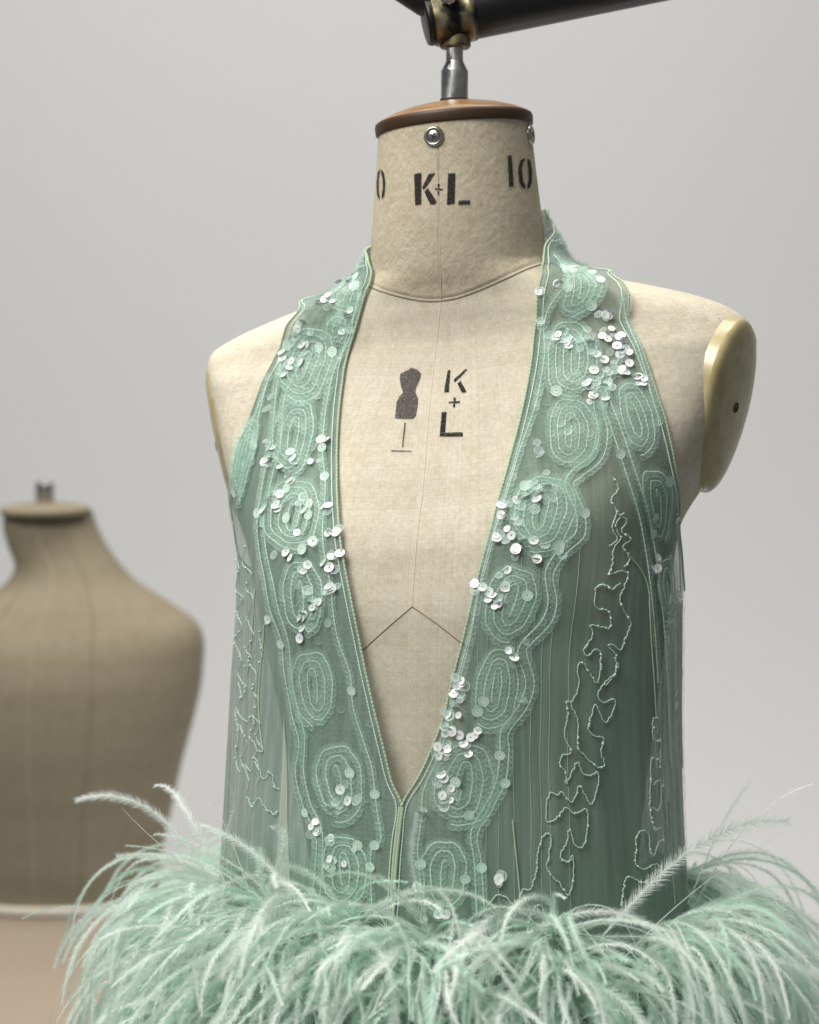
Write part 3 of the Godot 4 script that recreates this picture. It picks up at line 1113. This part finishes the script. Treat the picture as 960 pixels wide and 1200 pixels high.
func feathers(d):
	var trim := Shape.new()
	trim.use_col = true
	trim.lean = 0.0
	var singles := 0
	var pale := Color(0.87, 0.955, 0.905)
	var deep := Color(0.66, 0.88, 0.78)
	var white := Color(0.96, 0.985, 0.97)
	# tufts sewn round the hem: [angle, height, strands]
	var tufts := []
	for ring in [[-0.256, 15, 58], [-0.284, 16, 94], [-0.326, 16, 84]]:
		for k in ring[1]:
			var a: float = -PI + TAU * (k + 0.5 * float(ring[0] < -0.28) + rng.randf_range(-0.22, 0.22)) / ring[1]
			tufts.append([a, ring[0] + rng.randf_range(-0.008, 0.008), ring[2] if absf(a) < 2.0 else int(ring[2] * 0.5)])
	for tf in tufts:
		var f := dress_frame(tf[0], tf[1])
		var sideways: float = soft(0.7, 1.4, absf(tf[0]))
		for k in tf[2]:
			var root: Vector3 = f.origin + f.basis.x * rng.randfn(0, 0.004) + f.basis.y * rng.randfn(0, 0.003)
			var round_ := rng.randf() * TAU
			var fine := rng.randf_range(0.7, 1.0)
			var wide := rng.randf_range(0.25, 1.0)
			var dir := f.basis.z * rng.randf_range(0.5, 1.0) + f.basis.x * cos(round_) * wide * 1.1 + Vector3.UP * (sin(round_) * wide * lerpf(0.75, 0.55, sideways) + lerpf(0.34, 0.05, sideways))
			var length := rng.randf_range(0.07, 0.15) * lerpf(0.85, 1.12, sideways)
			var droop := rng.randf_range(0.35, 1.45) + 0.85 * sideways
			var pick := rng.randf()
			var tint := pale.lerp(white, pick * 1.3) if pick < 0.77 else pale.lerp(deep, (pick - 0.7) * 3.0)
			var barb := rng.randf_range(0.0042, 0.0074) * fine
			var front: bool = absf(tf[0]) < 2.0
			if front and singles < 275 and rng.randf() < 0.2:
				singles += 1
				var s := Shape.new()
				s.use_col = true
				s.lean = 0.0
				strand(s, root, dir, length * 1.12, droop, rng.randfn(0, 0.6), barb * 1.15, tint)
				hang("feather", s.commit(), M.feather, d)
			else:
				strand(trim, root, dir, length, droop, rng.randfn(0, 0.6), barb, tint)
	# stray plumes that stand clear of the mass: root angle, height, direction, length, droop
	for st in STRAYS:
		var a: float = st[0] * 0.001
		var f := dress_frame(a, st[1])
		var s := Shape.new()
		s.use_col = true
		s.lean = 0.0
		strand(s, f.origin + f.basis.z * 0.004, f.basis.z * st[2] + f.basis.x * st[3] + Vector3.UP * st[4], st[5], st[6], st[7], st[8], white, 1.3 if st[8] < 0.002 else 1.0)
		hang("feather", s.commit(), M.feather, d)
	var o = hang("feather_trim", trim.commit(), M.feather, d)
	o.set_meta("kind", "stuff")

# ---------------------------------------------------------------- where things lie on the form
const SEAMS := [["neck_seam",[[-1086,1623],[-698,1553],[-492,1503],[-322,1460],[5,1403],[375,1446],[703,1500],[1249,1580]],false],["centre_seam",[[-40,2365],[13,2094],[26,1674],[6,1408]],true],["centre_seam",[[5,1397],[-28,1137],[-22,702],[-3,279],[-7,-133],[-13,-494]],false],["dart_seam",[[-12,-500],[-142,-629],[-276,-771],[-350,-850]],false],["dart_seam",[[-12,-500],[123,-604],[248,-718],[318,-775]],false]]
const LETTERS := [["neck","printed_letter",[[[-293,2212],[-196,2210],[-190,2012],[-264,2011]],[[-103,2196],[-24,2199],[-113,2130],[-164,2101],[-180,2119]],[[-153,2089],[-108,2109],[-5,2018],[-24,2002],[-79,2005]]]],["neck","printed_cross",[[[-27,2104],[65,2094],[65,2085],[-27,2094]],[[7,2129],[29,2128],[24,2104],[4,2105]],[[5,2084],[24,2083],[22,2058],[5,2058]]]],["neck","printed_letter",[[[127,2187],[212,2187],[195,1997],[111,1991]],[[242,2011],[370,2009],[366,1984],[236,1985]]]],["neck","printed_number",[[[898,2284],[967,2287],[947,2089],[874,2084]],[[1220,2278],[1121,2260],[1063,2206],[1051,2127],[1085,2089],[1156,2075],[1170,2101],[1127,2129],[1133,2208],[1174,2245],[1217,2259]],[[1290,2278],[1376,2262],[1396,2204],[1340,2123],[1266,2087],[1203,2079],[1212,2103],[1266,2133],[1298,2213],[1284,2254]]]],["neck","printed_number",[[[-919,2288],[-838,2259],[-783,2191],[-788,2113],[-844,2089],[-860,2108],[-837,2156],[-861,2222],[-927,2269]],[[-964,2291],[-1066,2276],[-1086,2213],[-1018,2130],[-918,2094],[-910,2109],[-970,2152],[-1006,2233],[-972,2272]]]],["torso","printed_emblem",[[[-286,946],[-234,966],[-208,978],[-166,967],[-122,937],[-123,904],[-144,843],[-140,815],[-114,778],[-107,730],[-108,668],[-123,652],[-187,654],[-248,661],[-257,710],[-264,765],[-254,799],[-233,821],[-260,866],[-283,915]],[[-180,631],[-169,630],[-158,477],[-167,478]],[[-230,464],[-100,451],[-99,444],[-228,455]]]],["torso","printed_letter",[[[87,938],[108,946],[108,802],[74,803],[76,851]],[[226,943],[238,935],[154,866],[140,864],[141,882]],[[167,853],[190,869],[235,794],[202,792]]]],["torso","printed_cross",[[[112,742],[190,739],[191,728],[113,731]],[[145,764],[161,764],[161,742],[146,743]],[[146,727],[160,727],[158,703],[144,704]]]],["torso","printed_letter",[[[70,679],[104,678],[104,549],[70,547]],[[70,544],[104,548],[217,543],[218,517],[70,527]]]]]
const IN_R := [[3142,1990],[1800,1965],[1651,1844],[1205,1692],[851,1461],[723,1191],[635,921],[542,604],[466,348],[395,100],[344,-145],[303,-392],[265,-642],[217,-894],[170,-1150],[111,-1357],[52,-1524],[-22,-1699],[-37,-1905],[-46,-2087],[-51,-2295],[-56,-2556],[-52,-4100]]
const IN_L := [[-3142,1880],[-1900,1850],[-1250,1775],[-1000,1700],[-860,1633],[-757,1511],[-708,1348],[-697,1132],[-653,939],[-592,693],[-519,423],[-434,156],[-363,-109],[-303,-429],[-244,-775],[-184,-1062],[-126,-1319],[-75,-1548],[-22,-1699],[-37,-1905],[-46,-2087],[-51,-2295],[-56,-2556],[-52,-4100]]
const OUT_R := [[3142,1995],[3142,1700],[2600,1650],[1950,1575],[1480,1515],[1224,1449],[1117,1226],[1095,1030],[1094,808],[1109,589],[1142,373],[1208,162],[1336,-52],[1434,-239],[1480,-330],[1540,-450],[1650,-560],[1900,-680],[3142,-800],[3142,-4100]]
const OUT_L := [[-3142,1890],[-3142,1690],[-2400,1630],[-1700,1550],[-1300,1495],[-1089,1434],[-1070,1312],[-1067,1149],[-1052,1012],[-1043,804],[-1048,630],[-1060,466],[-1101,295],[-1232,124],[-1270,0],[-1350,-120],[-1500,-260],[-1900,-420],[-3142,-560],[-3142,-4100]]
const CEN := [[-22,-1699],[-37,-1905],[-46,-2087],[-51,-2295],[-56,-2556],[-52,-4000]]
const MOTIFS := [[-907,1499,161,-62,-51,100,2.5,1],[-899,1072,160,-78,-28,236,3.6,1],[-805,595,120,-40,-30,243,3,1],[-656,99,195,-35,-37,225,3.6,-1],[-554,-431,121,4,6,254,2.6,1],[-483,-1005,127,33,-35,245,3,-1],[-343,-1575,136,34,-33,240,2.6,1],[-294,-2117,126,19,-6,230,3,1],[1009,1393,88,8,121,179,3,1],[843,954,121,-2,46,250,3.4,-1],[757,491,110,-18,32,219,3.3,1],[590,33,135,-74,66,210,3.6,1],[469,-478,120,-45,29,219,3,-1],[407,-976,111,-27,33,247,3,1],[255,-1547,152,-39,40,251,3.2,1],[183,-2101,125,6,-1,237,2.6,-1],[1015,549,63,18,-15,235,2.6,1],[1145,10,93,-5,-78,237,2.6,1],[1296,-492,101,-11,-36,201,2.4,1],[-823,1279,72,-34,0,81,2,1],[-1024,463,54,-18,18,283,3,1]]
const ROWS := [[[1193,1631],[824,1292],[714,968],[626,677],[536,446],[470,245],[413,48],[359,-146],[323,-393],[297,-642],[253,-894],[202,-1149],[151,-1381],[81,-1589],[72,-1769],[59,-1975],[88,-2128],[74,-2362]],[[1009,931],[909,671],[904,457],[865,306],[770,214],[735,168],[768,14],[765,-123],[688,-212],[634,-333],[661,-486],[644,-607],[563,-726],[546,-775],[583,-952],[549,-1101],[468,-1240],[467,-1352],[450,-1530],[391,-1698],[326,-1851],[340,-2015],[353,-2324]],[[961,883],[878,675],[872,472],[833,346],[737,254],[699,172],[730,19],[725,-99],[657,-179],[600,-310],[623,-483],[601,-594],[525,-709],[508,-789],[545,-950],[511,-1089],[437,-1219],[429,-1351],[412,-1525],[358,-1678],[296,-1836],[310,-2015],[320,-2324]],[[-1003,1086],[-979,948],[-928,726],[-895,507],[-881,259],[-862,7],[-769,-330],[-738,-526],[-683,-720],[-664,-943],[-612,-1186],[-559,-1368],[-569,-1557],[-516,-1759],[-430,-1955],[-443,-2354]],[[-924,995],[-912,832],[-849,556],[-839,340],[-829,175],[-808,8],[-712,-326],[-679,-521],[-635,-727],[-616,-965],[-577,-1153],[-531,-1321],[-525,-1549],[-476,-1726],[-396,-1923],[-399,-2346]],[[-775,1487],[-719,1242],[-726,1027],[-678,754],[-611,483],[-519,240],[-463,-26],[-404,-321],[-367,-672],[-298,-910],[-275,-1121],[-216,-1326],[-169,-1479],[-140,-1709],[-114,-1902],[-156,-1984],[-146,-2332]],[[898,727],[933,401],[985,139],[1082,-146],[1152,-423],[1208,-725],[1239,-1030]],[[927,750],[966,423],[1023,159],[1136,-128],[1223,-433],[1288,-738],[1336,-1153],[1363,-1588]],[[1125,1337],[1088,1059],[1079,755],[1093,484]],[[-1046,575],[-1056,352],[-1209,50]],[[-1022,736],[-1007,461],[-1015,178]],[[-1029,1009],[-999,734],[-962,458]],[[1302,-48],[1431,-363],[1500,-774],[1524,-1248],[1527,-1636]],[[1309,-297],[1388,-704],[1423,-1172],[1436,-1609]]]
const CORDS := [[[959,-8],[920,-79],[952,-158],[918,-210],[915,-303],[901,-356],[964,-346],[1008,-370],[991,-441],[973,-504],[1000,-573],[1043,-653],[1017,-734],[991,-797],[946,-763],[929,-770],[965,-831],[966,-926],[923,-968],[882,-1021],[881,-1078],[914,-1092],[956,-1078],[956,-1136],[913,-1218],[881,-1146],[857,-1104],[832,-1218],[840,-1277],[895,-1303],[886,-1381],[901,-1463],[868,-1478],[806,-1391],[776,-1349],[778,-1193],[749,-1094],[726,-1073],[733,-1150],[725,-1208],[717,-1285],[746,-1375],[700,-1391],[692,-1440],[721,-1502],[719,-1561],[751,-1484],[775,-1437],[796,-1509],[835,-1524],[867,-1508],[865,-1578],[837,-1694],[807,-1650],[779,-1577],[746,-1673],[717,-1650],[696,-1608],[673,-1626],[644,-1614],[625,-1770],[661,-1773],[707,-1708],[751,-1742],[805,-1729],[813,-1810],[782,-1945],[745,-1930],[726,-1839],[708,-1916],[677,-1992],[713,-2035],[736,-1998],[733,-2117],[708,-2233],[667,-2149],[625,-2066],[644,-1890],[623,-1858],[593,-1925],[576,-2062],[553,-2179],[511,-2187],[496,-2275]],[[970,-411],[926,-443],[889,-420],[839,-423],[848,-535],[910,-561],[932,-639],[917,-665],[832,-636],[843,-694],[807,-775],[824,-815],[863,-781],[889,-822],[873,-972],[833,-910],[801,-850],[778,-877],[787,-982],[749,-1075]],[[1238,-1246],[1198,-1238],[1189,-1315],[1201,-1366],[1235,-1386],[1256,-1378],[1253,-1465],[1242,-1551],[1216,-1532],[1215,-1494],[1178,-1479],[1167,-1546],[1158,-1694],[1149,-1791],[1160,-1869],[1176,-1930],[1210,-1933],[1242,-1943],[1253,-2010],[1205,-2020],[1163,-2084],[1136,-2051],[1134,-1950],[1097,-1909],[1064,-1932],[1054,-2017],[1048,-2102],[1092,-2151],[1153,-2143],[1197,-2157],[1209,-2224],[1174,-2276]],[[1181,-1649],[1225,-1629],[1254,-1668],[1237,-1790],[1208,-1819],[1164,-1783]],[[962,-2340],[977,-2245],[990,-2187],[1024,-2183],[1070,-2226],[1121,-2228],[1145,-2279]],[[906,199],[931,135],[898,74],[924,-4],[977,-59],[953,-115],[1011,-172],[969,-205],[1014,-284],[982,-324]],[[924,-4],[901,-90],[932,-162],[892,-196]],[[957,-840],[979,-889],[947,-954],[916,-997]],[[614,-2361],[586,-2281],[549,-2340],[532,-2484]],[[324,-2350],[416,-2211],[505,-2327]],[[-1189,-223],[-1100,-291],[-1209,-438],[-1008,-470],[-1157,-581],[-1045,-683],[-1172,-796],[-1041,-902],[-1079,-1017],[-965,-1080],[-1016,-1179]],[[-968,-113],[-1025,-236],[-899,-294],[-966,-406],[-880,-454],[-953,-610],[-890,-718],[-978,-820],[-916,-879],[-991,-951]],[[-1072,-1074],[-1019,-1150],[-1078,-1251],[-949,-1307],[-903,-1257],[-868,-1317],[-917,-1395],[-838,-1454],[-852,-1534],[-779,-1599],[-809,-1688]],[[-883,-804],[-944,-901],[-864,-974],[-894,-1095],[-838,-1141],[-871,-1261],[-811,-1293],[-850,-1380],[-777,-1452],[-816,-1471]],[[-965,-1590],[-880,-1612],[-853,-1524],[-809,-1552],[-764,-1634],[-730,-1588],[-700,-1673],[-665,-1682]],[[-884,-1789],[-828,-1834],[-776,-1761],[-734,-1821],[-686,-1848],[-666,-1816]],[[-1010,-1350],[-937,-1444],[-977,-1565],[-896,-1682],[-926,-1773]],[[-1105,-1258],[-1036,-1413],[-1051,-1585],[-977,-1649]],[[-778,-616],[-833,-709],[-807,-821],[-856,-972],[-874,-1205]]]
const CLUSTERS := [[-1085,1579,8,6],[-989,1482,11,5],[-967,1281,8,6],[-978,1163,8,6],[-957,1053,10,8],[-1055,1131,4,2],[-812,1332,6,3],[-727,1264,4,2],[-983,840,3,1],[-1048,685,5,3],[-897,550,4,3],[-885,441,5,3],[-776,496,4,2],[-716,396,8,5],[-624,510,6,4],[-722,305,4,2],[-786,173,8,6],[-619,167,6,3],[-493,118,4,2],[-489,-62,3,1],[-437,-27,3,2],[-393,-19,2,1],[-618,-129,7,4],[-407,-160,5,3],[-406,-252,4,2],[-404,-337,7,6],[-527,-255,4,2],[-496,-457,8,10],[-544,-541,5,3],[-744,-595,4,2],[-552,-670,6,2],[-299,-1674,9,8],[-434,-1877,6,5],[-404,-2347,6,3],[-346,-2083,8,5],[1145,1510,5,2],[901,1426,4,2],[807,1391,1,1],[783,1157,5,3],[828,1068,9,7],[867,1046,7,5],[1034,1210,6,4],[993,1046,11,10],[961,883,11,10],[906,780,10,8],[1048,1037,7,5],[1041,954,7,4],[1040,778,7,5],[893,689,8,6],[757,491,3,1],[624,374,4,2],[539,137,9,7],[592,107,8,5],[422,97,6,4],[456,-14,11,7],[418,-100,9,5],[483,-154,7,5],[557,-243,4,2],[314,-382,5,4],[386,-444,7,6],[445,-373,6,4],[654,-218,4,2],[482,-798,6,4],[541,-1060,3,2],[241,-945,5,6],[230,-1021,5,4],[210,-1108,5,5],[190,-1211,5,5],[171,-1354,5,6],[270,-1316,4,3],[172,-1534,6,7],[173,-1641,6,5],[83,-1727,3,2],[416,-2118,4,3],[251,-2481,7,5],[176,-2329,3,2],[62,-2285,4,2],[1177,-354,4,3],[1434,-562,5,8],[1298,-814,3,1],[309,-1249,4,2]]
const GODET := [[-664,-1199],[-653,-2417],[-539,-2417]]
const FOLDS := [[[-861,-395],[-959,-992]],[[-794,-647],[-838,-1141],[-776,-1463]],[[1002,-258],[1141,-446],[1210,-824]],[[1159,-521],[1211,-1025],[1236,-1341]],[[1321,-1796],[1330,-2457]],[[1251,-1344],[1288,-1895]],[[476,-1761],[506,-2276]]]
const BACK := [[-0.0582,-0.4059,0.048,0.05,0],[-0.0707,-0.4052,0.0509,0.0517,0],[-0.0871,-0.4006,0.0528,0.0538,0],[-0.1035,-0.3931,0.0548,0.056,0],[-0.116,-0.3865,0.0567,0.06,0],[-0.1276,-0.3828,0.0625,0.066,0],[-0.1431,-0.3811,0.0779,0.076,0],[-0.1547,-0.3822,0.0972,0.084,0],[-0.1683,-0.3833,0.1185,0.093,0],[-0.1857,-0.3855,0.1445,0.103,0],[-0.2003,-0.3885,0.1543,0.11,0],[-0.2148,-0.3907,0.1582,0.115,0],[-0.2518,-0.3921,0.1564,0.12,0],[-0.3006,-0.3946,0.148,0.118,0],[-0.3486,-0.3972,0.1376,0.11,0],[-0.3976,-0.3978,0.1271,0.1,0],[-0.4459,-0.3984,0.1176,0.0937,0],[-0.4894,-0.399,0.1139,0.088,0],[-0.5111,-0.3993,0.1139,0.0895,0],[-0.5488,-0.3997,0.118,0.092,0],[-0.6484,-0.401,0.1389,0.111,0],[-0.7487,-0.4023,0.157,0.13,0]]
# plumes that stand clear: angle, height, outwards, sideways, up, length, droop, curl, barb length
const STRAYS := [[-350, -0.262, 0.6, -0.35, 1.6, 0.115, 0.55, 0.2, 0.006], [-700, -0.25, 0.6, 0.4, 1.6, 0.11, 0.7, 0.3, 0.006], [100, -0.262, 0.6, 0.25, 1.7, 0.125, 0.35, 0.2, 0.005], [160, -0.265, 0.7, 0.1, 1.5, 0.11, 0.6, -0.2, 0.006], [330, -0.265, 0.4, 1.0, 1.0, 0.14, 0.9, 0.1, 0.006],
	[-900, -0.265, 0.9, -0.7, 1.4, 0.11, 0.05, 0.0, 0.0008], [-620, -0.27, 0.5, -0.8, 1.6, 0.11, 0.0, 0.0, 0.0008], [-1250, -0.25, 1.0, 0.1, 1.5, 0.12, 0.8, 0.4, 0.007], [1450, -0.25, 0.7, 0.2, 1.9, 0.09, 0.3, 0.3, 0.004], [1500, -0.255, 0.9, -0.1, 1.7, 0.12, 0.5, 0.2, 0.004],
	[2200, -0.25, 1.0, 0.3, 1.3, 0.14, 0.7, 0.2, 0.004], [900, -0.27, 0.8, 0.6, 1.2, 0.14, 0.3, 0.0, 0.0008], [-1400, -0.30, 1.0, 0.3, 0.5, 0.14, 0.5, 0.0, 0.003], [500, -0.262, 0.4, -0.9, 1.0, 0.13, 0.8, 0.3, 0.007],
	[-1050, -0.24, 0.5, 0.5, 1.7, 0.10, 0.4, 0.2, 0.006], [-1000, -0.24, 0.6, -0.4, 1.5, 0.10, 0.8, 0.3, 0.006], [-200, -0.262, 0.9, -0.7, 1.3, 0.13, 1.2, 0.3, 0.008], [20, -0.262, 0.9, -0.9, 1.2, 0.13, 1.5, -0.3, 0.008], [700, -0.255, 0.7, -0.9, 1.3, 0.13, 1.3, -0.4, 0.008], [850, -0.25, 0.6, 0.9, 1.3, 0.14, 0.5, 0.2, 0.009]]
